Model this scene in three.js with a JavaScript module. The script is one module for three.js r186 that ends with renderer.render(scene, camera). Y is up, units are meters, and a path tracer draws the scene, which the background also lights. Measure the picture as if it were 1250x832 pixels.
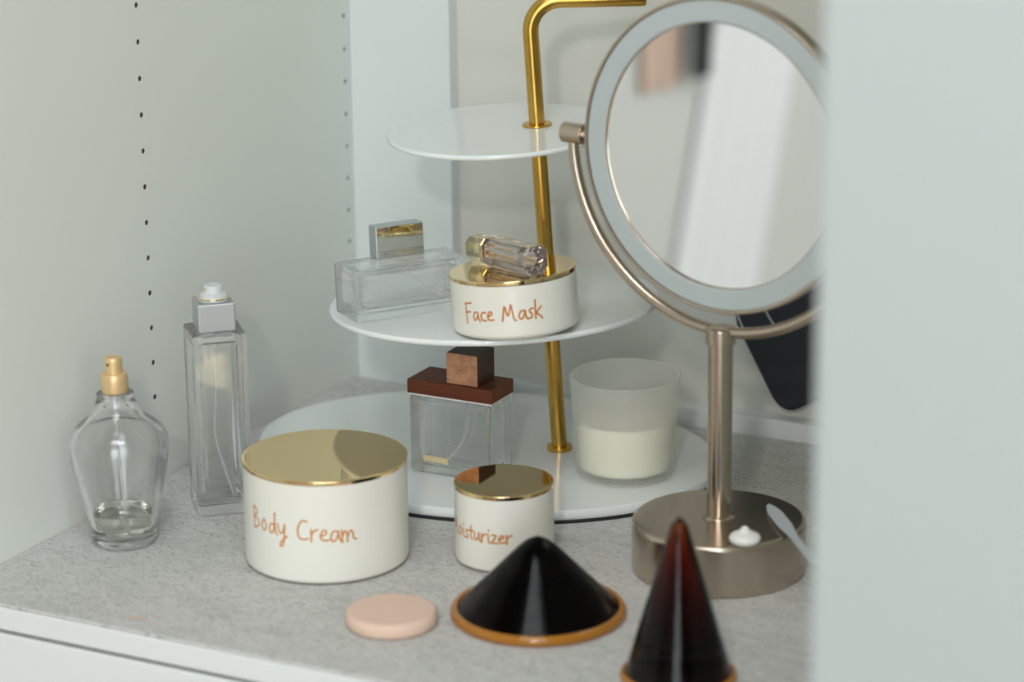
import * as THREE from 'three';
import { RoundedBoxGeometry } from 'three/addons/geometries/RoundedBoxGeometry.js';
import { mergeGeometries } from 'three/addons/utils/BufferGeometryUtils.js';
import { RectAreaLightUniformsLib } from 'three/addons/lights/RectAreaLightUniformsLib.js';

// ---------------------------------------------------------------- camera, light, exposure
const scene = new THREE.Scene();
const renderer = new THREE.WebGLRenderer({ antialias: true });
renderer.toneMapping = THREE.LinearToneMapping;
renderer.toneMappingExposure = 0.94;
renderer.shadowMap.enabled = true;
RectAreaLightUniformsLib.init();
scene.background = new THREE.Color(0x000000);

const camera = new THREE.PerspectiveCamera(13.182, 1250 / 832, 0.05, 30);
{
  const right = new THREE.Vector3(0.887046, -0.010727, -0.461556);
  const upv = new THREE.Vector3(-0.123374, 0.957866, -0.259369);
  const back = new THREE.Vector3(0.444891, 0.287016, 0.848347);
  camera.position.set(1.4445, 0.8763, 2.41);
  camera.quaternion.setFromRotationMatrix(new THREE.Matrix4().makeBasis(right, upv, back));
  camera.focus = 2.57;
  camera.userData.fStop = 3.3;
}
const UNSEEN_WINDOW = 3.6, SIDE_FILL = 1.8, ROOF_FILL = 6.5, UNSEEN_LAMP = 7;
function areaLight(color, strength, w, h, at, facing) {
  const l = new THREE.RectAreaLight(color, strength, w, h);
  l.position.set(...at); l.lookAt(...facing); scene.add(l);
}
areaLight(new THREE.Color(0.84, 0.94, 1.0), UNSEEN_WINDOW, 1.5, 2.9, [2.35, 0.72, 5.16], [2.35, 0.72, 0]);  // unseen window behind the camera, lights the front and streaks the metal
areaLight(new THREE.Color(0.92, 0.97, 1.0), SIDE_FILL, 2.0, 1.6, [3.16, 0.9, 3.5], [0, 0.9, 3.5]);  // added fill from the right, brightens the left panel
areaLight(new THREE.Color(0.95, 0.98, 1.0), ROOF_FILL, 1.4, 1.0, [1.0, 2.37, 1.9], [1.0, 0, 1.9]);  // added overhead fill, brightens the trays and felt

// ---------------------------------------------------------------- helpers
let seed = 1;
const rnd = () => { seed = (seed * 1664525 + 1013904223) >>> 0; return seed / 4294967296; };
const names = {};
const numbered = (n) => { const k = names[n] = (names[n] ?? -1) + 1; return k ? `${n}_${String(k).padStart(3, '0')}` : n; };
const V = (x, y, z) => new THREE.Vector3(x, y, z);
function mat(o) { return new THREE.MeshPhysicalMaterial(o); }
const rgb = (r, g, b) => new THREE.Color().setRGB(r, g, b);
function clean(g) {
  g = g.index ? g.toNonIndexed() : g;
  for (const k of Object.keys(g.attributes)) if (!['position', 'normal', 'uv'].includes(k)) g.deleteAttribute(k);
  return g;
}
function merged(list) { return list.length === 1 ? list[0] : mergeGeometries(list.map(clean)); }
function obj(name, geos, m, parent = scene) {
  const o = new THREE.Mesh(merged(Array.isArray(geos) ? geos : [geos]), m);
  o.name = parent === scene ? numbered(name) : name;
  o.castShadow = o.receiveShadow = true;
  parent.add(o);
  return o;
}
const partCount = new WeakMap();
function part(name, geos, m, parent) {
  const c = partCount.get(parent) ?? {}; partCount.set(parent, c);
  const o = obj(name, geos, m, parent);
  const k = c[name] = (c[name] ?? -1) + 1;
  if (k) o.name = `${name}_${String(k).padStart(3, '0')}`;
  return o;
}
function tag(o, label, category, group) { o.userData.label = label; o.userData.category = category; if (group) o.userData.group = group; return o; }
function thing(name, label, category, [x, y, z], turn = 0, group) {
  const o = new THREE.Group(); o.name = numbered(name); o.position.set(x, y, z); o.rotation.y = turn; scene.add(o);
  return tag(o, label, category, group);
}
function struct(name, geos, m, parent = scene) { const o = obj(name, geos, m, parent); if (parent === scene) o.userData.kind = 'structure'; return o; }
function box(x0, x1, y0, y1, z0, z1) { return new THREE.BoxGeometry(x1 - x0, y1 - y0, z1 - z0).translate((x0 + x1) / 2, (y0 + y1) / 2, (z0 + z1) / 2); }
function rbox(w, h, d, r, x = 0, y = 0, z = 0, s = 3) { return new RoundedBoxGeometry(w, h, d, s, r).translate(x, y, z); }
function flip(g) {
  g = clean(g);
  for (const a of Object.values(g.attributes)) {
    const n = a.itemSize, v = a.array;
    for (let t = 0; t < a.count; t += 3) for (let c = 0; c < n; c++) { const p = v[(t + 1) * n + c]; v[(t + 1) * n + c] = v[(t + 2) * n + c]; v[(t + 2) * n + c] = p; }
  }
  const n = g.attributes.normal.array; for (let i = 0; i < n.length; i++) n[i] = -n[i];
  return g;
}
// profile points [r, y, fillet]; corners rounded by small arcs
function profile(pts, seg = 4) {
  const out = [];
  pts.forEach((p, i) => {
    const f = p[2] ?? 0;
    if (!f || i === 0 || i === pts.length - 1) { out.push(new THREE.Vector2(p[0], p[1])); return; }
    const P = new THREE.Vector2(p[0], p[1]), A = new THREE.Vector2(...pts[i - 1]).sub(P), B = new THREE.Vector2(...pts[i + 1]).sub(P);
    const a = P.clone().add(A.clone().setLength(Math.min(f, A.length() * 0.49))), b = P.clone().add(B.clone().setLength(Math.min(f, B.length() * 0.49)));
    for (let k = 0; k <= seg; k++) { const t = k / seg, u = 1 - t; out.push(new THREE.Vector2(u * u * a.x + 2 * u * t * P.x + t * t * b.x, u * u * a.y + 2 * u * t * P.y + t * t * b.y)); }
  });
  return out;
}
// a turned solid with creases where the profile turns sharply
function lathe(pts, seg = 96, fil = 4) {
  const p = profile(pts, fil), runs = [[p[0]]];
  for (let i = 1; i < p.length; i++) {
    runs[runs.length - 1].push(p[i]);
    if (i < p.length - 1) {
      const a = p[i].clone().sub(p[i - 1]).angle(), b = p[i + 1].clone().sub(p[i]).angle();
      let d = Math.abs(a - b); if (d > Math.PI) d = 2 * Math.PI - d;
      if (d > 0.7) runs.push([p[i]]);
    }
  }
  return merged(runs.filter((r) => r.length > 1 && r.some((q) => q.distanceTo(r[0]) > 1e-9)).map((r) => {
    const g = new THREE.LatheGeometry(r, seg), uv = g.attributes.uv, pos = g.attributes.position;
    for (let i = 0; i < uv.count; i++) uv.setY(i, pos.getY(i));
    return g;
  }));
}
function curveThrough(pts, n = 10) { return new THREE.CatmullRomCurve3(pts.map((p) => V(p[0], p[1], 0)), false, 'centripetal').getPoints(n * (pts.length - 1)).map((p) => [p.x, p.y]); }
function tube(pts, r, seg = 64, rs = 20) { return new THREE.TubeGeometry(new THREE.CatmullRomCurve3(pts, false, 'centripetal'), seg, r, rs, false); }
function canvas(w, h, paint) { const c = document.createElement('canvas'); c.width = w; c.height = h; paint(c.getContext('2d'), w, h); return c; }
function texture(c, srgb = true) { const t = new THREE.CanvasTexture(c); t.magFilter = THREE.LinearFilter; t.wrapS = t.wrapT = THREE.RepeatWrapping; if (srgb) t.colorSpace = THREE.SRGBColorSpace; return t; }

// ---------------------------------------------------------------- materials
const white = (r, g, b, rough = 0.55, o = {}) => mat({ color: rgb(r, g, b), roughness: rough, ...o });
const M = {
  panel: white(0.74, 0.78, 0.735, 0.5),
  strip: white(0.70, 0.75, 0.74, 0.45),
  backWall: white(0.66, 0.66, 0.61, 0.6),
  shelf: white(0.74, 0.78, 0.77, 0.4),
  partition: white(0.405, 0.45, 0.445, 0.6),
  room: white(0.42, 0.41, 0.39, 0.8),  // unseen rear and right walls, toned dark to keep cone reflections dark
  roomLight: white(0.68, 0.70, 0.67, 0.8),  // unseen far left wall, toned light for the grey in the mirror
  ceiling: white(0.34, 0.33, 0.32, 0.9),  // unseen ceiling, toned dark so the cones reflect little
  plug: white(0.30, 0.31, 0.30, 0.7),
  floor: mat({ color: rgb(0.42, 0.36, 0.3), roughness: 0.5 }),
  hole: mat({ color: rgb(0.05, 0.03, 0.02), roughness: 0.9, side: THREE.DoubleSide }),
  opal: mat({ color: rgb(0.80, 0.84, 0.835), roughness: 0.12, ior: 1.5 }),
  black: mat({ color: rgb(0.012, 0.012, 0.014), roughness: 0.45 }),
  brass: mat({ color: rgb(0.66, 0.40, 0.09), roughness: 0.24, metalness: 1 }),
  lidGold: mat({ color: rgb(0.93, 0.70, 0.37), roughness: 0.04, metalness: 1 }),
  goldPlastic: mat({ color: rgb(0.76, 0.55, 0.29), roughness: 0.42, metalness: 0.5 }),
  silver: mat({ color: rgb(0.72, 0.74, 0.75), roughness: 0.22, metalness: 1 }),
  satinSilver: mat({ color: rgb(0.52, 0.55, 0.57), roughness: 0.42, metalness: 0.75 }),
  nickel: mat({ color: rgb(0.55, 0.465, 0.38), roughness: 0.23, metalness: 1 }),
  mirror: mat({ color: rgb(0.88, 0.90, 0.90), roughness: 0.015, metalness: 1 }),
  diffuser: mat({ color: rgb(0.45, 0.50, 0.505), roughness: 0.35 }),
  glass: mat({ color: rgb(1, 1, 1), roughness: 0.0, transmission: 1, thickness: 0.01, ior: 1.48, transparent: true, opacity: 0.93 }),
  glassPale: mat({ color: rgb(1, 1, 1), roughness: 0.0, transmission: 1, thickness: 0.01, ior: 1.45, transparent: true, opacity: 0.72 }),
  liquid: mat({ color: rgb(1, 1, 1), roughness: 0.0, transmission: 1, thickness: 0.01, ior: 1.36, attenuationColor: rgb(0.88, 0.88, 0.76), attenuationDistance: 0.06 }),
  dipTube: mat({ color: rgb(0.9, 0.92, 0.92), roughness: 0.3, transmission: 0.5, thickness: 0, ior: 1.4 }),
  nozzle: mat({ color: rgb(0.80, 0.84, 0.86), roughness: 0.3, transmission: 0.3, thickness: 0 }),
  frosted: mat({ color: rgb(1, 1, 0.975), roughness: 0.50, transmission: 0.9, thickness: 0, ior: 1.4 }),
  wax: mat({ color: rgb(0.88, 0.86, 0.76), roughness: 0.55 }),
  cone: mat({ color: rgb(1, 1, 1), roughness: 0.06, transmission: 1, thickness: 0.05, ior: 1.30, attenuationColor: rgb(0.66, 0.35, 0.09), attenuationDistance: 0.006, specularIntensity: 0.5 }),
  coneLow: mat({ color: rgb(1, 1, 1), roughness: 0.14, transmission: 1, thickness: 0.05, ior: 1.22, attenuationColor: rgb(0.62, 0.2, 0.06), attenuationDistance: 0.006, specularIntensity: 0.22 }),
  coneRim: mat({ color: rgb(0.76, 0.36, 0.045), roughness: 0.08, transmission: 0.6, thickness: 0, ior: 1.5 }),
  peach: mat({ color: rgb(0.74, 0.54, 0.43), roughness: 0.85 }),
  navy: mat({ color: rgb(0.016, 0.020, 0.028), roughness: 0.6, sheen: 0.4, sheenColor: rgb(0.2, 0.25, 0.3), sheenRoughness: 0.5 }),
  pale_line: mat({ color: rgb(0.35, 0.36, 0.35), roughness: 0.6 }),
  clearPlastic: mat({ color: rgb(0.52, 0.57, 0.59), roughness: 0.35 }),
  cap: mat({ color: rgb(0.9, 0.9, 0.88), roughness: 0.35 }),
  ceramic: white(0.80, 0.80, 0.74, 0.3),
};
// brushed metal: fine streaks in roughness and relief around the turned parts
{
  seed = 77;
  const c = canvas(256, 512, (g, w, h) => { for (let y = 0; y < h; y++) { const k = 118 + rnd() * 60 | 0; g.fillStyle = `rgb(${k},${k},${k})`; g.fillRect(0, y, w, 1); } });
  const t = texture(c, false); t.repeat.set(1, 12);
  M.nickel.bumpMap = t; M.nickel.bumpScale = 0.00004;
  const t2 = texture(c, false); t2.repeat.set(1, 8); M.brass.bumpMap = t2; M.brass.bumpScale = 0.00003;
}
// walnut: dark red-brown grain
function wood(r, g, b, s) {
  seed = s;
  return texture(canvas(512, 256, (x, w, h) => {
    x.fillStyle = `rgb(${r},${g},${b})`; x.fillRect(0, 0, w, h);
    for (let i = 0; i < 420; i++) {
      const y = rnd() * h, k = (rnd() - 0.55) * 60, a = 0.10 + rnd() * 0.25;
      x.strokeStyle = `rgba(${Math.max(0, r + k | 0)},${Math.max(0, g + k * 0.7 | 0)},${Math.max(0, b + k * 0.5 | 0)},${a})`; x.lineWidth = 0.6 + rnd() * 2;
      x.beginPath(); x.moveTo(-10, y);
      for (let q = 0; q <= w + 40; q += 40) x.lineTo(q, y + Math.sin(q * 0.012 + i) * 5 + Math.sin(q * 0.03 + i * 2) * 2);
      x.stroke();
    }
    for (let i = 0; i < 900; i++) { x.fillStyle = `rgba(20,8,4,${0.15 + rnd() * 0.3})`; x.fillRect(rnd() * w, rnd() * h, 4 + rnd() * 14, 0.8); }
  }));
}
M.walnut = mat({ map: wood(104, 56, 36, 5), roughness: 0.5, specularIntensity: 0.5 });
M.darkWalnut = mat({ map: wood(66, 42, 32, 9), roughness: 0.42 });
{
  seed = 31;
  M.copper = mat({ metalness: 0.35, roughness: 0.42, map: texture(canvas(256, 256, (x, w, h) => {
    x.fillStyle = 'rgb(206,150,114)'; x.fillRect(0, 0, w, h);
    for (let i = 0; i < 260; i++) { const a = rnd() * 0.12; x.fillStyle = rnd() < 0.5 ? `rgba(120,80,60,${a})` : `rgba(230,180,140,${a})`; x.beginPath(); x.arc(rnd() * w, rnd() * h, 6 + rnd() * 26, 0, 7); x.fill(); }
    for (let i = 0; i < 120; i++) { x.fillStyle = `rgba(70,44,34,${0.2 + rnd() * 0.35})`; x.beginPath(); x.arc(90 + rnd() * 90, 40 + rnd() * 130, 1 + rnd() * 3, 0, 7); x.fill(); }
  })) });
}
// grey melange felt with loose dark and light fibres and two faint orange stains near the front edge
const FX0 = 0, FX1 = 0.76, FZ0 = -0.011, FZ1 = 0.647;
{
  seed = 1234;
  const c = canvas(2048, 1792, (x, w, h) => {
    x.fillStyle = 'rgb(196,196,193)'; x.fillRect(0, 0, w, h);
    for (let i = 0; i < 1600; i++) { const k = rnd() < 0.5 ? 140 : 206; x.fillStyle = `rgba(${k},${k},${k - 2},0.07)`; x.beginPath(); x.ellipse(rnd() * w, rnd() * h, 12 + rnd() * 60, 6 + rnd() * 22, (rnd() - 0.5) * 0.8, 0, 7); x.fill(); }
    for (let i = 0; i < 90000; i++) {
      const d = rnd() < 0.5, k = d ? 66 + rnd() * 55 : 204 + rnd() * 46, px = rnd() * w, py = rnd() * h, a = (rnd() - 0.5) * 1.5, l = 3 + rnd() * 12;
      x.strokeStyle = `rgba(${k | 0},${k | 0},${k - 3 | 0},${0.20 + rnd() * 0.38})`; x.lineWidth = 0.7 + rnd() * 1.1;
      x.beginPath(); x.moveTo(px, py); x.lineTo(px + Math.cos(a) * l, py + Math.sin(a) * l); x.stroke();
    }
    const at = (X, Z) => [(X - FX0) / (FX1 - FX0) * w, (Z - FZ0) / (FZ1 - FZ0) * h];
    for (const [X, Z, rx, rz, a] of [[0.173, 0.624, 30, 9, 0.30], [0.160, 0.627, 22, 7, 0.22], [0.122, 0.612, 26, 9, 0.16], [0.128, 0.627, 20, 7, 0.14], [0.142, 0.590, 26, 10, 0.10]]) {
      const [px, py] = at(X, Z);
      for (let i = 1; i <= 4; i++) { x.fillStyle = `rgba(222,160,112,${a * 0.45})`; x.beginPath(); x.ellipse(px + (rnd() - 0.5) * 8, py, rx * i / 4, rz * i / 4, 0, 0, 7); x.fill(); }
    }
  });
  M.felt = mat({ map: texture(c), roughness: 0.95, bumpMap: texture(c, false), bumpScale: 0.0006 });
}

// ---------------------------------------------------------------- the setting
// left cabinet panel, drilled with two rows of shelf pin holes
{
  const holes = [];
  for (let k = -5; k < 12; k++) holes.push([0.3414, 0.43026 - 0.032 * k]);
  for (let k = -3; k < 9; k++) holes.push([-0.003, 0.363 - 0.032 * k]);
  const s = new THREE.Shape([[-0.66, -0.85], [0.030, -0.85], [0.030, 1.25], [-0.66, 1.25]].map((p) => new THREE.Vector2(...p)));
  for (const [z, y] of holes) { const h = new THREE.Path(); h.absarc(-z, y, 0.0024, 0, Math.PI * 2, true); s.holes.push(h); }
  const face = new THREE.ExtrudeGeometry(s, { depth: 0.010, bevelEnabled: false, curveSegments: 10 }).rotateY(Math.PI / 2).translate(-0.010, 0, 0);
  const wall = struct('wall_left', [face, box(-0.018, -0.0101, -0.85, 1.25, -0.030, 0.66)], M.panel);
  const cup = merged([new THREE.CylinderGeometry(0.00238, 0.00238, 0.0098, 14, 1, true).rotateZ(Math.PI / 2), new THREE.CircleGeometry(0.00238, 14).rotateY(Math.PI / 2).translate(-0.0048, 0, 0)]);
  for (const [z, y] of holes) part('pin_hole', cup, z > 0.1 ? M.hole : M.plug, wall).position.set(-0.0051, y, z);
}
const ZB = 5.2, CEIL = 2.4, ZW = -0.030, ZS = -0.013;      // rear wall, ceiling, back of the cabinet, face of the corner strip
struct('wall_back', box(-1.5, 3.2, -0.85, CEIL, -0.12, ZW), M.backWall);
struct('corner_strip', rbox(0.11, 2.1, 0.018, 0.0012, 0.055, 0.2, ZS - 0.009), M.strip);
struct('baseboard_back', rbox(0.65, 0.019, 0.020, 0.001, 0.435, 0.0065, -0.020), M.shelf);
struct('cabinet_side_panel', box(0.76, 0.778, -0.85, 1.25, -0.03, 0.66), M.panel);
struct('cabinet_top_panel', box(-0.018, 0.778, 1.25, 1.268, -0.03, 0.66), M.panel);
struct('cabinet_shelf', rbox(0.76, 0.019, 0.678, 0.0012, 0.38, -0.0125, 0.309), M.shelf);
struct('drawer_front', rbox(0.756, 0.26, 0.018, 0.0015, 0.38, -0.156, 0.638), M.shelf);
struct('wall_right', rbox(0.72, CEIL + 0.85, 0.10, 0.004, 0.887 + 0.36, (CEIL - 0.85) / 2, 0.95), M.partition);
struct('floor', box(-1.6, 3.3, -0.95, -0.85, -0.1, ZB + 0.1), M.floor);
struct('ceiling', box(-1.6, 3.3, CEIL, CEIL + 0.1, -0.1, ZB + 0.1), M.ceiling);
struct('wall_front', [box(-1.6, 1.6, -0.85, CEIL, ZB, ZB + 0.1), box(3.1, 3.3, -0.85, CEIL, ZB, ZB + 0.1), box(1.6, 3.1, -0.85, -0.75, ZB, ZB + 0.1), box(1.6, 3.1, 2.2, CEIL, ZB, ZB + 0.1)], M.room);
struct('wall_far_left', box(-1.6, -1.5, -0.85, CEIL, -0.1, ZB), M.roomLight);
struct('wall_far_right', [box(3.2, 3.3, -0.85, CEIL, -0.1, 2.5), box(3.2, 3.3, -0.85, CEIL, 4.5, ZB), box(3.2, 3.3, -0.85, 0.1, 2.5, 4.5), box(3.2, 3.3, 1.7, CEIL, 2.5, 4.5)], M.room);
const glow = (r, g, b, k) => mat({ color: rgb(0.6, 0.6, 0.6), emissive: rgb(r, g, b), emissiveIntensity: k, roughness: 0.9 });
struct('unseen_window_1', box(1.6, 3.1, -0.75, 2.2, ZB + 0.02, ZB + 0.06), glow(0.84, 0.94, 1, 1.2));  // glowing pane out of view behind the camera
struct('fill_pane_3', box(0.3, 1.7, CEIL - 0.012, CEIL - 0.002, 1.4, 2.4), glow(0.95, 0.98, 1, 1.0));  // added glowing pane in the ceiling, goes with the overhead fill
struct('fill_pane_2', box(3.22, 3.26, 0.1, 1.7, 2.5, 4.5), glow(0.92, 0.97, 1, 1.0));  // added glowing pane, goes with the fill from the right

// grey felt on the shelf
tag(obj('shelf_liner', rbox(FX1 - FX0 - 0.001, 0.003, FZ1 - FZ0 - 0.005, 0.0012, (FX0 + FX1) / 2, -0.0015, (FZ0 + FZ1) / 2 + 0.0024), M.felt), 'grey melange felt liner covering the white cabinet shelf', 'shelf liner');
{
  const g = scene.children[scene.children.length - 1].geometry, p = g.attributes.position, uv = g.attributes.uv;
  for (let i = 0; i < p.count; i++) uv.setXY(i, (p.getX(i) - FX0) / (FX1 - FX0), 1 - (p.getZ(i) - FZ0) / (FZ1 - FZ0));
}

// unseen lamp above and behind the camera, placed to cast the tray shadows
{
  const lamp = thing('unseen_ceiling_lamp', 'white globe lamp out of view above the camera, placed to light the cabinet and cast the tray shadows', 'lamp', [1.54, CEIL, 3.34]);
  part('rod', new THREE.CylinderGeometry(0.006, 0.006, 0.72, 12).translate(0, -0.36, 0), M.nickel, lamp);
  part('canopy', lathe([[0, -0.03], [0.03, -0.03, 0.01], [0.055, 0], [0, 0]], 32), M.nickel, lamp);
  const globe = part('globe', new THREE.SphereGeometry(0.09, 32, 20).translate(0, -0.78, 0), glow(1, 0.95, 0.86, 3), lamp);
  globe.castShadow = false;
  const bulb = new THREE.PointLight(new THREE.Color(1.0, 0.95, 0.87), UNSEEN_LAMP);
  bulb.position.set(0, -0.78, 0); bulb.castShadow = true; bulb.shadow.radius = 4;
  lamp.add(bulb);
}

// ---------------------------------------------------------------- handwriting: strokes per letter (x right, y up, x-height 1)
const STROKES = {
  F: [0.9, [[[0.12, 1.65], [0.14, 0.8], [0.16, -0.25]], [[0.0, 1.62], [0.45, 1.66], [0.85, 1.78]], [[0.12, 0.85], [0.4, 0.86], [0.65, 0.9]]]],
  a: [0.85, [[[0.7, 0.8], [0.4, 0.98], [0.1, 0.6], [0.15, 0.1], [0.45, 0.12], [0.68, 0.7], [0.7, 0.95], [0.7, 0.3], [0.88, 0.05]]]],
  c: [0.7, [[[0.65, 0.85], [0.35, 0.98], [0.08, 0.55], [0.25, 0.05], [0.68, 0.15]]]],
  e: [0.75, [[[0.1, 0.5], [0.5, 0.6], [0.6, 0.85], [0.35, 1.0], [0.08, 0.55], [0.25, 0.05], [0.75, 0.2]]]],
  M: [1.5, [[[0.05, 0.0], [0.22, 1.0], [0.3, 1.55], [0.45, 0.9], [0.58, 0.35], [0.8, 1.2], [0.95, 1.7], [1.02, 0.9], [1.2, -0.1], [1.35, 0.05]]]],
  s: [0.65, [[[0.6, 0.95], [0.25, 0.95], [0.2, 0.65], [0.5, 0.4], [0.45, 0.05], [0.05, 0.05]]]],
  k: [0.8, [[[0.15, 1.7], [0.15, 0.8], [0.15, -0.05]], [[0.75, 1.05], [0.4, 0.65], [0.18, 0.5]], [[0.2, 0.52], [0.5, 0.3], [0.85, -0.1]]]],
  B: [0.95, [[[0.15, 1.7], [0.15, 0.8], [0.15, 0.0]], [[0.1, 1.65], [0.6, 1.6], [0.62, 1.1], [0.18, 0.9]], [[0.18, 0.9], [0.8, 0.75], [0.75, 0.15], [0.12, 0.0]]]],
  o: [0.8, [[[0.4, 1.0], [0.1, 0.6], [0.25, 0.05], [0.6, 0.2], [0.65, 0.75], [0.4, 1.0]]]],
  d: [0.85, [[[0.65, 0.75], [0.4, 0.95], [0.1, 0.55], [0.2, 0.08], [0.55, 0.2], [0.68, 0.9], [0.7, 1.7]], [[0.7, 1.7], [0.68, 0.8], [0.75, 0.05], [0.88, 0.1]]]],
  y: [0.85, [[[0.1, 1.0], [0.15, 0.45], [0.4, 0.25], [0.65, 0.6], [0.68, 1.0]], [[0.68, 1.0], [0.66, 0.2], [0.55, -0.7], [0.25, -0.75], [0.3, -0.4], [0.85, 0.1]]]],
  C: [1.0, [[[0.85, 1.5], [0.55, 1.7], [0.15, 1.2], [0.1, 0.45], [0.4, 0.0], [0.9, 0.2]]]],
  r: [0.7, [[[0.12, 0.95], [0.15, 0.5], [0.15, 0.0]], [[0.15, 0.55], [0.3, 0.9], [0.65, 0.95]]]],
  m: [1.25, [[[0.1, 0.95], [0.12, 0.4], [0.12, 0.0]], [[0.12, 0.5], [0.3, 0.95], [0.5, 0.8], [0.52, 0.05]], [[0.52, 0.5], [0.7, 0.95], [0.92, 0.8], [0.98, 0.1], [1.2, 0.15]]]],
  i: [0.4, [[[0.15, 0.95], [0.15, 0.4], [0.2, 0.0], [0.35, 0.1]], [[0.17, 1.35], [0.2, 1.42]]]],
  t: [0.6, [[[0.28, 1.5], [0.25, 0.6], [0.3, 0.05], [0.55, 0.1]], [[0.0, 0.95], [0.3, 0.98], [0.58, 1.02]]]],
  u: [0.85, [[[0.1, 0.95], [0.1, 0.3], [0.35, 0.05], [0.62, 0.4], [0.66, 0.95]], [[0.66, 0.95], [0.66, 0.25], [0.85, 0.05]]]],
  z: [0.75, [[[0.08, 0.92], [0.4, 0.95], [0.62, 0.9], [0.35, 0.45], [0.08, 0.05], [0.4, 0.1], [0.72, 0.05]]]],
  ' ': [0.75, []],
};
function write(g, text, x, y, size, ink, line, drift = 0) {      // x,y: left end of the baseline in pixels
  g.lineCap = g.lineJoin = 'round'; g.strokeStyle = ink; g.lineWidth = line;
  for (const ch of text) {
    const [w, strokes] = STROKES[ch];
    for (const s of strokes) {
      g.beginPath();
      const q = s.map((p) => [x + (p[0] + (rnd() - 0.5) * 0.05) * size, y - (p[1] + (rnd() - 0.5) * 0.05) * size]);
      g.moveTo(...q[0]);
      for (let i = 1; i < q.length - 1; i++) { const m = i === q.length - 2 ? q[i + 1] : [(q[i][0] + q[i + 1][0]) / 2, (q[i][1] + q[i + 1][1]) / 2]; g.quadraticCurveTo(q[i][0], q[i][1], m[0], m[1]); }
      if (q.length === 2) g.lineTo(...q[1]);
      g.stroke();
    }
    x += w * size * 1.02; y += drift * w * size;
  }
  return x;
}
const textWidth = (t) => [...t].reduce((s, c) => s + STROKES[c][0] * 1.02, 0);
// a white lidded jar; the words run from azimuth a0 to a1 (0 = +z, towards +x)
function jar(name, label, R, H, text, a0, a1, base, drift, inkAlpha, line, pos, turn = 0) {
  const o = thing(name, label, 'jar', pos, turn, 'white jars with gold mirror lids');
  const hb = H - 0.0035, circ = 2 * Math.PI * R, W = 2048, Hc = 1024, ppm = W / circ;
  seed = 50 + text.length;
  const c = canvas(W, Hc, (g) => {
    g.fillStyle = 'rgb(232,231,222)'; g.fillRect(0, 0, W, Hc);
    const len = (a1 - a0) / 360 * W, size = len / textWidth(text);
    g.save(); g.translate(0, 0);
    const sy = (Hc / hb) / ppm;                                      // metres map differently along u and v
    g.scale(1, sy);
    for (const off of [-W, 0, W]) { seed = 50 + text.length; write(g, text, a0 / 360 * W + off, (1 - base / hb) * Hc / sy, size, `rgba(192,108,32,${inkAlpha})`, line * 1.45 * ppm, drift); }
    g.restore();
  });
  const body = lathe([[0, 0.0006], [R - 0.006, 0], [R, 0.0025, 0.003], [R, hb, 0.0008], [R - 0.004, hb, 0.001], [R - 0.004, hb - 0.003], [0, hb - 0.003]], 128);
  const uv = body.attributes.uv; for (let i = 0; i < uv.count; i++) uv.setY(i, uv.getY(i) / hb);
  part('body', body, mat({ map: texture(c), roughness: 0.28 }), o);
  const lid = part('lid', lathe([[0, 0], [R + 0.0002, 0], [R + 0.0006, 0.0034, 0.001], [R - 0.002, 0.0035, 0.0008], [0, 0.0035]], 128), M.lidGold, o);
  lid.position.y = hb + 0.0001;
  return o;
}

// ---------------------------------------------------------------- tiered stand
// frames on the leaning pole: origin, axes (X right, Y up through the disc, Z towards the viewer)
const poleBase = V(0.302, 0.012, 0.1407), poleUp = V(-0.052522, 0.99824, 0.027544).normalize();
const camRight = V(0.8853, 0, -0.4644).normalize(), camBack = V(0.4644, 0, 0.8853).normalize();
function frame(s, roll, pitch) {
  const o = poleBase.clone().addScaledVector(poleUp, s);
  const X = camRight.clone().multiplyScalar(Math.cos(roll)).add(V(0, Math.sin(roll), 0));
  const Z = camBack.clone().multiplyScalar(Math.cos(pitch)).add(V(0, Math.sin(pitch), 0));
  Z.addScaledVector(X, -Z.dot(X)).normalize();
  const Y = new THREE.Vector3().crossVectors(Z, X);
  return new THREE.Matrix4().makeBasis(X, Y, Z).setPosition(o);
}
const deg = Math.PI / 180;
const midFrame = frame(0.1485, 1.6 * deg, 2.3 * deg), topFrame = frame(0.3015, 2.6 * deg, -0.6 * deg);
function inFrame(o, f, x, y, z, turn) {
  const m = f.clone().multiply(new THREE.Matrix4().makeTranslation(x, y, z)).multiply(new THREE.Matrix4().makeRotationY(turn));
  m.decompose(o.position, o.quaternion, o.scale);
}
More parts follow.
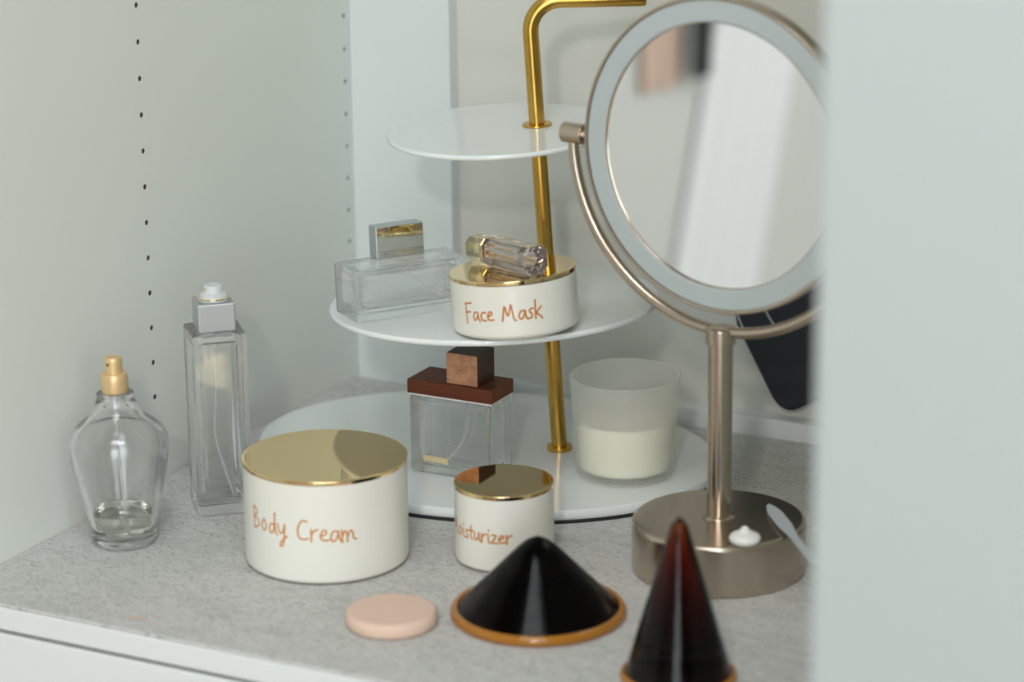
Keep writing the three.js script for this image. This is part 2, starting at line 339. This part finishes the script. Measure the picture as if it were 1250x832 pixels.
{
  const stand = thing('tiered_stand', 'three-tier white glass tray with a leaning brass pole in the cabinet corner', 'tiered tray', [0, 0, 0]);
  const oval = lathe([[0, 0.0035], [0.99, 0.0035], [1, 0.0055, 0.002], [1, 0.0100, 0.002], [0.985, 0.012], [0, 0.012]], 160);
  const ovalAt = (g) => g.scale(1, 1, 1);
  const disc = (a, b, y0, y1, e) => { // oval plate with rounded edge, semi-axes a along x, b along z
    const pts = [[0, y0], [-e, y0], [-e * 0.3, y0 + (y1 - y0) * 0.12], [0, y0 + (y1 - y0) * 0.4], [0, y0 + (y1 - y0) * 0.6], [-e * 0.3, y1 - (y1 - y0) * 0.12], [-e, y1]];
    const N = 160, pos = [], nor = [], uv = [], idx = [];
    const ring = pts.slice(1), put = (x, y, z) => { pos.push(x, y, z); uv.push(x, z); return pos.length / 3 - 1; };
    const rows = ring.map(([o, y]) => Array.from({ length: N }, (_, i) => { const t = i / N * 2 * Math.PI; return put((a + o) * Math.sin(t), y, (b + o) * Math.cos(t)); }));
    for (let k = 0; k < rows.length - 1; k++) for (let i = 0; i < N; i++) { const j = (i + 1) % N; idx.push(rows[k][i], rows[k][j], rows[k + 1][i], rows[k + 1][i], rows[k][j], rows[k + 1][j]); }
    const cap = (y, o, up) => { const c = put(0, y, 0), r = Array.from({ length: N }, (_, i) => { const t = i / N * 2 * Math.PI; return put((a + o) * Math.sin(t), y, (b + o) * Math.cos(t)); }); for (let i = 0; i < N; i++) { const j = (i + 1) % N; up ? idx.push(c, r[i], r[j]) : idx.push(c, r[j], r[i]); } };
    cap(y0, -e, false); cap(y1, -e, true);
    const g = new THREE.BufferGeometry(); g.setAttribute('position', new THREE.Float32BufferAttribute(pos, 3)); g.setAttribute('uv', new THREE.Float32BufferAttribute(uv, 2)); g.setIndex(idx); g.computeVertexNormals();
    return g;
  };
  const baseG = (g) => { const m = g; m.rotateY(3.9 * deg); m.translate(0.2385, 0, 0.1646); return m; };
  part('base_plate', baseG(disc(0.2173, 0.164, 0.0032, 0.012, 0.0015)), M.opal, stand);
  part('base_foot', baseG(disc(0.2165, 0.1632, 0, 0.0031, 0.0004)), M.black, stand);
  const mid = part('tray', disc(0.147, 0.147, -0.005, 0, 0.0015), M.opal, stand);
  inFrame(mid, midFrame, -0.0487, 0, 0.0195, 0);
  const top = part('tray', disc(0.1, 0.1, -0.0045, 0, 0.0015), M.opal, stand);
  inFrame(top, topFrame, -0.0325, 0, 0.004, 0);
  // pole, bent over into a handle
  const at = (s, r = 0) => poleBase.clone().addScaledVector(poleUp, s).addScaledVector(camRight, r);
  const path = new THREE.CurvePath(), S = 0.4125, B = 0.028;
  const horiz = V(camRight.x, 0.0, camRight.z).normalize(), corner = at(S), end = corner.clone().addScaledVector(horiz, 0.0995).add(V(0, 0.0008, 0));
  const h = end.clone().sub(corner).normalize();
  const pts = [];
  for (let i = 0; i <= 30; i++) pts.push(at(-0.004 + (S - B + 0.004) * i / 30));
  for (let i = 1; i < 16; i++) { const t = i / 16, u = 1 - t, a = at(S - B), b = corner.clone().addScaledVector(h, B); const k = 0.5523; const c1 = a.clone().lerp(corner, k), c2 = b.clone().lerp(corner, k); pts.push(a.multiplyScalar(u * u * u).addScaledVector(c1, 3 * u * u * t).addScaledVector(c2, 3 * u * t * t).addScaledVector(b, t * t * t)); }
  for (let i = 0; i <= 8; i++) pts.push(corner.clone().addScaledVector(h, B).lerp(end, i / 8));
  const poleCurve = new THREE.CatmullRomCurve3(pts, false, 'centripetal');
  const capG = lathe([[0.007, 0], [0.007, 0.0012, 0.001], [0.0055, 0.003, 0.001], [0, 0.0032]], 32);
  capG.applyQuaternion(new THREE.Quaternion().setFromUnitVectors(V(0, 1, 0), h)); capG.translate(end.x, end.y, end.z);
  part('pole', [new THREE.TubeGeometry(poleCurve, 240, 0.007, 28, false), capG], M.brass, stand);
  const q = new THREE.Quaternion().setFromUnitVectors(V(0, 1, 0), poleUp);
  const flange = (r, t, s, f) => { const g = part('flange', lathe([[0.0065, 0], [r, 0, 0.0004], [r, t, 0.0008], [0.0068, t + 0.0004]], 48), M.brass, stand); if (f) { inFrame(g, f, 0, 0.0001, 0, 0); } else { g.position.copy(at(s)); } return g; };
  flange(0.0115, 0.0042, 0.0, null);
  flange(0.0125, 0.0016, 0, midFrame); flange(0.0132, 0.0018, 0, topFrame);
}

// ---------------------------------------------------------------- jars
jar('lidded_jar', 'large white jar with gold lid lettered Body Cream, standing on the felt', 0.0680, 0.0894, 'Body Cream', 27.7 - 57, 27.7 + 25, 0.0415, 0.055, 0.75, 0.0011, [0.2363, 0.0001, 0.4413]);
jar('lidded_jar', 'small white jar with gold lid lettered Moisturizer, behind the wide amber cone', 0.0412, 0.0678, 'Moisturizer', 27.7 - 82, 27.7 + 9, 0.0285, 0.03, 0.8, 0.0011, [0.370, 0.0001, 0.3785]);
// this jar stands a little askew on the tray, its right side raised
const jarRoll = 1.9 * deg, jarPitch = 0.5 * deg;
const jarFrame = midFrame.clone().multiply(new THREE.Matrix4().makeTranslation(-0.029, 0.0002 + 0.0525 * Math.hypot(Math.sin(jarRoll), Math.sin(jarPitch)), 0.1275)).multiply(new THREE.Matrix4().makeRotationZ(jarRoll)).multiply(new THREE.Matrix4().makeRotationX(-jarPitch));
{
  const o = jar('lidded_jar', 'shallow white jar with gold lid lettered Face Mask, on the middle tray', 0.0540, 0.0505, 'Face Mask', -50, 25, 0.0165, -0.03, 0.95, 0.00105, [0, 0, 0]);
  inFrame(o, jarFrame, 0, 0, 0, 0);
  o.children[1].rotation.z = 0.8 * deg; o.children[1].position.y += 0.0007;
}

// ---------------------------------------------------------------- perfume bottles
function glassBox(w, h, d, r, wall, floorT, roofT) {            // a thick-walled hollow block of glass standing on y = 0
  const inner = rbox(w - 2 * wall, h - floorT - roofT, d - 2 * wall, Math.min(r * 1.6, (d - 2 * wall) / 2.2), 0, floorT + (h - floorT - roofT) / 2, 0, 4);
  return [rbox(w, h, d, r, 0, h / 2, 0, 4), flip(inner)];
}
// curvy bottle with a gold sprayer and a little left in it
{
  const o = thing('perfume_bottle', 'curvy clear glass perfume bottle with gold sprayer, nearly empty, by left panel', 'perfume bottle', [0.0632, 0.0002, 0.486]);
  o.rotation.z = 1.0 * deg;
  const outer = curveThrough([[0.0245, 0.0012], [0.0268, 0.004], [0.0272, 0.010], [0.0292, 0.022], [0.0318, 0.033], [0.0365, 0.052], [0.0402, 0.070], [0.0418, 0.086], [0.0408, 0.095], [0.0372, 0.1015], [0.0305, 0.107], [0.0235, 0.1135], [0.0182, 0.121], [0.0160, 0.128], [0.0156, 0.132]]);
  const inner = curveThrough([[0.006, 0.131], [0.0062, 0.126], [0.011, 0.120], [0.0175, 0.1125], [0.027, 0.103], [0.0335, 0.096], [0.0362, 0.086], [0.0345, 0.070], [0.0305, 0.052], [0.0265, 0.036], [0.0243, 0.024], [0.0228, 0.0145], [0.020, 0.0105], [0.012, 0.0095]]);
  part('glass', lathe([[0, 0.0022], [0.012, 0.0018], [0.021, 0], ...outer, [0.0150, 0.1325], [0.006, 0.1325], ...inner, [0, 0.0092]], 96), M.glass, o);
  const lq = curveThrough([[0.0118, 0.0098], [0.0197, 0.0108], [0.0225, 0.0148], [0.0240, 0.024], [0.0252, 0.0300]]);
  part('liquid', lathe([[0, 0.0095], ...lq, [0.0247, 0.0301], [0, 0.0301]], 64), M.liquid, o);
  part('dip_tube', tube([V(0, 0.128, 0), V(0.001, 0.08, 0.001), V(0.003, 0.04, 0.002), V(0.006, 0.0105, 0.003)], 0.0011, 40, 10), M.dipTube, o);
  const s = part('sprayer', lathe([[0, 0.1328], [0.0112, 0.1328, 0.001], [0.0116, 0.137], [0.0116, 0.145, 0.003], [0.0105, 0.1495, 0.001], [0.0076, 0.150], [0.0076, 0.1615, 0.0016], [0.0062, 0.1635, 0.001], [0, 0.1632]], 48), M.goldPlastic, o);
  part('orifice', new THREE.CylinderGeometry(0.0011, 0.0011, 0.001, 10).rotateX(Math.PI / 2).translate(0, 0.158, 0.0076), M.black, s);
}
// tall square bottle
{
  const o = thing('perfume_bottle', 'tall empty square glass perfume bottle with silver collar, beside the large jar', 'perfume bottle', [0.0895, 0.0002, 0.376], 42.7 * deg);
  part('glass', glassBox(0.0475, 0.1625, 0.0475, 0.0022, 0.0075, 0.013, 0.008), M.glass, o);
  part('collar', [rbox(0.0325, 0.0255, 0.0325, 0.0015, 0, 0.1754, 0)], M.satinSilver, o);
  const s = part('sprayer', lathe([[0, 0.1883], [0.0140, 0.1883, 0.001], [0.0140, 0.1910, 0.001], [0.0122, 0.1920, 0.001], [0.0118, 0.1960, 0.001], [0.0085, 0.1980, 0.001], [0.0080, 0.2075, 0.0018], [0, 0.2080]], 48), M.nozzle, o);
  s.scale.y = 0.68; s.position.y = 0.1883 * 0.32;
  part('gold_ring', new THREE.TorusGeometry(0.0138, 0.0009, 10, 48).rotateX(Math.PI / 2).translate(0, 0.1917, 0), M.lidGold, s);
  part('orifice', new THREE.CylinderGeometry(0.0016, 0.0016, 0.0012, 12).rotateX(Math.PI / 2).rotateY(-60 * deg).translate(-0.0070, 0.2035, 0.0040), M.goldPlastic, s);
  part('dip_tube', tube([V(0, 0.154, 0), V(-0.001, 0.11, 0), V(-0.004, 0.07, 0.002), V(0.002, 0.04, 0.006), V(0.009, 0.0145, 0.009)], 0.0011, 50, 10), M.dipTube, o);
}
// square bottle with a walnut cap and copper-faced cube
{
  const o = thing('perfume_bottle', 'clear square perfume bottle with walnut cap and copper-faced cube, on the lowest tray', 'perfume bottle', [0.2505, 0.0122, 0.2325]);
  part('glass', glassBox(0.083, 0.0715, 0.040, 0.003, 0.007, 0.008, 0.004), M.glassPale, o);
  part('shoulder_plate', rbox(0.0815, 0.0018, 0.0385, 0.0006, 0, 0.0725, 0), M.cap, o);
  const cap = part('wooden_cap', rbox(0.0845, 0.0128, 0.0415, 0.0008, 0, 0.0799, 0, 2), M.walnut, o);
  const cube = part('cube', rbox(0.0308, 0.0285, 0.0315, 0.0006, 0.0115, 0.10065, 0.0015, 2), M.darkWalnut, cap);
  void cube;
  part('copper_face', rbox(0.0302, 0.0279, 0.0008, 0.0003, 0.0115, 0.10065, 0.01745, 2), M.copper, cap);
  part('dip_tube', tube([V(0.008, 0.067, 0), V(0.009, 0.050, 0), V(0.003, 0.028, 0.002), V(-0.012, 0.0095, 0.006)], 0.0011, 50, 10), M.dipTube, o);
  seed = 8;
  const c = canvas(256, 64, (g, w, h) => { g.fillStyle = 'rgb(214,196,150)'; g.fillRect(0, 0, w, h); g.fillStyle = 'rgb(236,226,196)'; for (let i = 0; i < 9; i++) { const x = 14 + i * 26; g.fillRect(x, 14, 5, 34 - (i % 3) * 6); g.fillRect(x, 14 + (i % 2) * 14, 17, 6); if (i % 2) g.fillRect(x + 12, 22, 5, 26); } });
  part('label', rbox(0.0250, 0.0058, 0.0004, 0.00015, -0.0150, 0.0145, 0.0202, 1), mat({ map: texture(c), roughness: 0.4, metalness: 0.2 }), o);
}
// low wide clear bottle with a silver block cap
{
  const o = thing('perfume_bottle', 'low wide clear glass perfume bottle with mirrored silver block cap, on the middle tray', 'perfume bottle', [0, 0, 0]);
  const W = 0.108, D = 0.050, a = 25 * deg, cx = -0.1670 + Math.cos(a) * W / 2 - Math.sin(a) * D / 2, cz = 0.0920 - Math.sin(a) * W / 2 - Math.cos(a) * D / 2;
  inFrame(o, midFrame, cx, 0.0003, cz, a);
  part('glass', glassBox(W, 0.046, D, 0.0032, 0.0085, 0.0085, 0.006), M.glassPale, o);
  const cap = part('cap', rbox(0.0455, 0.0285, 0.016, 0.0008, 0.0035, 0.0604, -0.0165, 2), M.satinSilver, o);
  part('mirror_face', rbox(0.0440, 0.0270, 0.0008, 0.0003, 0.0035, 0.0604, -0.0084, 2), M.mirror, cap);
  part('dip_tube', tube([V(0.0035, 0.039, -0.010), V(0.012, 0.026, 0), V(0.030, 0.0105, 0.002)], 0.001, 30, 8), M.dipTube, o);
}
// faceted vial lying on the Face Mask lid
{
  const o = thing('vial', 'clear faceted vial with yellow gold cap end, lying on the Face Mask lid', 'vial', [0, 0, 0]);
  inFrame(o, jarFrame, -0.0165, 0.0519, -0.015, -55 * deg);
  const oct = (w, c) => new THREE.Shape([[-w, -w + c], [-w + c, -w], [w - c, -w], [w, -w + c], [w, w - c], [w - c, w], [-w + c, w], [-w, w - c]].map((p) => new THREE.Vector2(...p)));
  const prism = (w, c, x0, x1, b) => new THREE.ExtrudeGeometry(oct(w - b, c), { depth: x1 - x0 - 2 * b, bevelThickness: b, bevelSize: b, bevelSegments: 1 }).rotateY(Math.PI / 2).translate(x0 + b, 0, 0);
  const lilac = mat({ color: rgb(1, 0.985, 1), roughness: 0, transmission: 1, thickness: 0.02, attenuationColor: rgb(0.90, 0.82, 0.92), attenuationDistance: 0.07, ior: 1.48, transparent: true, opacity: 0.92 });
  const yellow = mat({ color: rgb(1, 0.90, 0.55), roughness: 0.02, transmission: 1, thickness: 0.02, ior: 1.46, transparent: true, opacity: 0.85 });
  const core = new THREE.CylinderGeometry(0.0065, 0.0065, 0.048, 28).rotateZ(Math.PI / 2).translate(0.0265, 0, 0);
  const up = 0.0122;
  part('body', [prism(0.0121, 0.0045, 0.0004, 0.066, 0.0012), flip(core)].map((g) => g.translate(0, up, 0)), lilac, o);
  part('gold_rod', new THREE.CylinderGeometry(0.0022, 0.0022, 0.036, 16).rotateZ(Math.PI / 2).translate(0.0215, up, 0), M.lidGold, o);  // thin gold rod giving gold streaks inside the vial
  part('collar', prism(0.0112, 0.0042, -0.0036, 0.0003, 0.0004).translate(0, up, 0), M.lidGold, o);
  part('cap', prism(0.0100, 0.0040, -0.026, -0.0037, 0.0010).translate(0, up, 0), yellow, o);
}
// candle in a frosted tumbler
{
  const o = thing('candle', 'white candle in a frosted glass tumbler, on the lowest tray right of the pole', 'candle', [0.3846, 0.0122, 0.176]);
  part('tumbler', lathe([[0, 0.0008], [0.036, 0], [0.0405, 0.002, 0.003], [0.0425, 0.006, 0.003], [0.0492, 0.0925, 0.0008], [0.0474, 0.0926, 0.0008], [0.0408, 0.008, 0.004], [0, 0.0065]], 96), M.frosted, o);
  part('wax', lathe([[0, 0.0068], [0.0398, 0.0084, 0.004], [0.0443, 0.0535, 0.0008], [0.041, 0.0524, 0.001], [0, 0.0520]], 96), M.wax, o);
}

// ---------------------------------------------------------------- vanity mirror
{
  const o = thing('vanity_mirror', 'round brushed nickel vanity mirror on a pole stand, right of the tiered tray', 'mirror', [0.5388, 0.0001, 0.3218], -9 * deg);
  part('base', lathe([[0, 0], [0.0700, 0], [0.0714, 0.001, 0.001], [0.0714, 0.0415, 0.0022], [0.0690, 0.0437, 0.002], [0.0122, 0.0440]], 128), M.nickel, o);
  part('pole', lathe([[0.0135, 0.0436], [0.0135, 0.0455, 0.001], [0.0100, 0.0470], [0.0100, 0.192], [0.0122, 0.1925, 0.0006], [0.0122, 0.2050, 0.001], [0.0085, 0.2065], [0, 0.2067]], 48), M.nickel, o);
  const cy = 0.347, R = 0.1445;
  const yoke = []; for (let i = 0; i <= 64; i++) { const t = Math.PI + Math.PI * i / 64; yoke.push(V(R * Math.cos(t), cy + R * Math.sin(t), 0)); }
  part('yoke', tube(yoke, 0.0046, 120, 18), M.nickel, o);
  for (const s of [-1, 1]) part('pivot_knob', lathe([[0, 0], [0.0085, 0, 0.0012], [0.0085, 0.021, 0.0012], [0.005, 0.021], [0.005, 0.026], [0, 0.026]], 32).rotateZ(s * Math.PI / 2).translate(s * 0.1535, cy, 0), M.nickel, o);
  const tilt = new THREE.Group(); void tilt;
  const headTurn = (g) => g.rotateX(Math.PI / 2).translate(0, cy, 0);
  const Rr = 0.1265;
  part('rim', headTurn(lathe([[0, -0.012], [0.112, -0.012, 0.004], [Rr + 0.001, -0.006, 0.004], [Rr + 0.001, 0.0085, 0.002], [Rr - 0.0005, 0.0092, 0.001], [Rr - 0.002, 0.0088], [Rr - 0.002, 0.004], [0, 0.004]], 160)), M.nickel, o);
  part('light_ring', headTurn(lathe([[0.1072, 0.0042], [Rr - 0.0021, 0.0042], [Rr - 0.0022, 0.0080, 0.001], [0.1085, 0.0086, 0.001], [0.1072, 0.0080]], 160)), M.diffuser, o).userData.label = 'frosted grey light ring, switched off';
  part('mirror_frame', headTurn(lathe([[0.1064, 0.0042], [0.1070, 0.0042], [0.1071, 0.0082, 0.0003], [0.1064, 0.0082, 0.0003], [0.1063, 0.0066]], 160)), M.nickel, o);
  part('mirror_glass', headTurn(lathe([[0.1063, 0.0043], [0.1063, 0.0064], [0, 0.0064]], 160)), M.mirror, o);
  part('white_dome', lathe([[0, 0.0441], [0.0092, 0.0441, 0.001], [0.0132, 0.0475, 0.003], [0.0118, 0.0515, 0.003], [0.0045, 0.0545, 0.002], [0.0026, 0.0580, 0.002], [0, 0.0588]], 40).translate(0.0500, 0, 0.0400), white(0.86, 0.86, 0.83, 0.3), o).userData.label = 'white dome with a small nub on the base';  // white blob near the base edge, shaped as a low dome
}

// ---------------------------------------------------------------- amber cones, sponge, spatula, pouch
{
  const o = thing('amber_cone', 'low wide dark amber glass cone with a bright amber rim, beside the peach sponge', 'glass cone', [0.4527, 0.0002, 0.4793], 0, 'dark amber glass cones');
  part('cone', lathe([[0, 0.0002], [0.0640, 0.0002], [0.0640, 0.0070, 0.001], [0.0115, 0.0615, 0.012], [0, 0.0665]], 128, 10), M.coneLow, o);
  part('rim', lathe([[0.0642, 0], [0.0676, 0, 0.002], [0.0704, 0.0040, 0.0036], [0.0672, 0.0086, 0.002], [0.0642, 0.0082], [0.0642, 0]], 128), M.coneRim, o);
}
{
  const o = thing('amber_cone', 'tall pointed dark amber glass cone at the front of the shelf', 'glass cone', [0.6046, 0.0002, 0.5467], 0, 'dark amber glass cones');
  part('cone', lathe([[0, 0.0002], [0.0402, 0.0002], [0.0402, 0.0060, 0.001], [0.0060, 0.1235, 0.006], [0, 0.1285]], 96, 8), M.cone, o);
  part('rim', lathe([[0.0404, 0], [0.0424, 0, 0.002], [0.0444, 0.0035, 0.003], [0.0420, 0.0076, 0.002], [0.0404, 0.0072], [0.0404, 0]], 96), M.coneRim, o);
}
tag(obj('makeup_sponge', lathe([[0, 0], [0.0352, 0, 0.003], [0.0368, 0.0062, 0.004], [0.0350, 0.0124, 0.003], [0, 0.0128]], 72), M.peach), 'round peach makeup sponge disc lying on the felt at the front', 'sponge').position.set(0.3577, 0.0001, 0.5465);
{
  // a flat metal spatula lying across the mirror base, its handle running on to the right
  const o = thing('spatula', 'thin pale plastic cosmetic spatula resting across the back of the mirror base', 'spatula', [0.5640, 0.0445, 0.2780], 0);
  const d = V(0.072, 0.002, 0.098);
  const n = 24, L = 0.15, pos = [];
  const sh = new THREE.Shape(); const wd = (t) => 0.0062 * Math.min(1, Math.sqrt(Math.max(0, t) * 6)) * (1 - 0.45 * THREE.MathUtils.smoothstep(t, 0.35, 0.6));
  for (let i = 0; i <= n; i++) pos.push([i / n * L, wd(i / n)]);
  sh.moveTo(...pos[0]); for (const p of pos.slice(1)) sh.lineTo(...p); for (const p of [...pos].reverse()) sh.lineTo(p[0], -p[1] + 0.00001);
  const g = new THREE.ExtrudeGeometry(sh, { depth: 0.0009, bevelEnabled: false }).rotateX(-Math.PI / 2);
  part('blade', g, M.clearPlastic, o);
  o.rotation.set(0, -Math.atan2(d.z, d.x), 0.035, 'YXZ');
}
{
  const o = thing('cloth_pouch', 'dark navy cloth pouch hanging against the back wall behind the mirror', 'pouch', [0.463, 0.0285, -0.0297]);
  const s = new THREE.Shape(), P = [[-0.066, 0.20], [-0.052, 0.105], [-0.047, 0.077], [-0.012, 0.014]];
  s.moveTo(...P[0]); s.lineTo(...P[1]); s.lineTo(...P[2]); s.lineTo(...P[3]);
  s.quadraticCurveTo(-0.003, 0.000, 0.008, 0.006); s.lineTo(0.034, 0.022); s.quadraticCurveTo(0.046, 0.03, 0.05, 0.06); s.lineTo(0.06, 0.20); s.lineTo(-0.066, 0.20);
  const g = new THREE.ExtrudeGeometry(s, { depth: 0.012, bevelThickness: 0.006, bevelSize: 0.005, bevelSegments: 4, curveSegments: 12 }).translate(0, 0, 0.0062);
  part('fabric', g, M.navy, o);
  part('pale_line', tube([V(-0.052, 0.094, 0.0243), V(-0.049, 0.085, 0.0243), V(-0.044, 0.074, 0.0243)], 0.0012, 12, 8), M.pale_line, o);  // short pale grey lines on the upper part of the cloth
  part('pale_line', tube([V(-0.024, 0.100, 0.0243), V(-0.020, 0.091, 0.0243), V(-0.013, 0.081, 0.0243)], 0.0012, 12, 8), M.pale_line, o);
  part('hanging_loop', tube([V(-0.012, 0.198, 0.01), V(-0.010, 0.225, 0.004), V(0, 0.236, 0.003), V(0.010, 0.225, 0.004), V(0.012, 0.198, 0.01)], 0.0018, 30, 8), M.navy, o);
}

// ---------------------------------------------------------------- cloths out of view, placed to give the patches in the round mirror
{
  const hang = (name, label, category, m, z0, z1, y0, y1, lean, folds, x) => {     // a folded cloth hanging flat on the far left wall
    const nz = 48, ny = 12, pos = [], idx = [], uv = [];
    for (const side of [0, 1]) for (let j = 0; j <= ny; j++) for (let i = 0; i <= nz; i++) {
      const u = i / nz, v = j / ny, z = z0 + (z1 - z0) * u + lean * v;
      pos.push(x + side * 0.004 + 0.005 * Math.sin(u * folds * 2 * Math.PI) * (1 - 0.4 * v) + 0.006, y0 + (y1 - y0) * v, z); uv.push(u, v);
    }
    const n = (nz + 1) * (ny + 1), a = (s, j, i) => s * n + j * (nz + 1) + i;
    const quad = (p, q, r, t) => idx.push(p, q, r, p, r, t);
    for (let j = 0; j < ny; j++) for (let i = 0; i < nz; i++) { quad(a(1, j, i), a(1, j + 1, i), a(1, j + 1, i + 1), a(1, j, i + 1)); quad(a(0, j, i), a(0, j, i + 1), a(0, j + 1, i + 1), a(0, j + 1, i)); }
    for (let j = 0; j < ny; j++) { quad(a(0, j, 0), a(0, j + 1, 0), a(1, j + 1, 0), a(1, j, 0)); quad(a(0, j, nz), a(1, j, nz), a(1, j + 1, nz), a(0, j + 1, nz)); }
    for (let i = 0; i < nz; i++) { quad(a(0, 0, i), a(1, 0, i), a(1, 0, i + 1), a(0, 0, i + 1)); quad(a(0, ny, i), a(0, ny, i + 1), a(1, ny, i + 1), a(1, ny, i)); }
    const g = new THREE.BufferGeometry(); g.setAttribute('position', new THREE.Float32BufferAttribute(pos, 3)); g.setAttribute('uv', new THREE.Float32BufferAttribute(uv, 2)); g.setIndex(idx); g.computeVertexNormals();
    return tag(obj(name, g, m), label, category);
  };
  hang('unseen_curtain', 'long white drape out of view on the far wall, placed to give the pale band in the round mirror', 'unseen_curtain', white(0.90, 0.93, 0.95, 0.8), 2.43, 2.68, -0.84, 2.2, 0.74, 4, -1.5);
  hang('unseen_towel', 'peach cloth out of view on the far wall, placed to give the salmon patch in the mirror', 'unseen_towel', mat({ color: rgb(0.68, 0.51, 0.42), roughness: 0.9 }), 2.41, 2.515, -0.215, 0.4, 0, 2, -1.5);
  hang('unseen_towel', 'black cloth out of view on the far wall, placed to give the dark patch in the mirror', 'unseen_towel', mat({ color: rgb(0.03, 0.035, 0.035), roughness: 0.9 }), 2.515, 2.562, -0.20, 0.4, 0.02, 1, -1.47);
}
renderer.render(scene, camera);
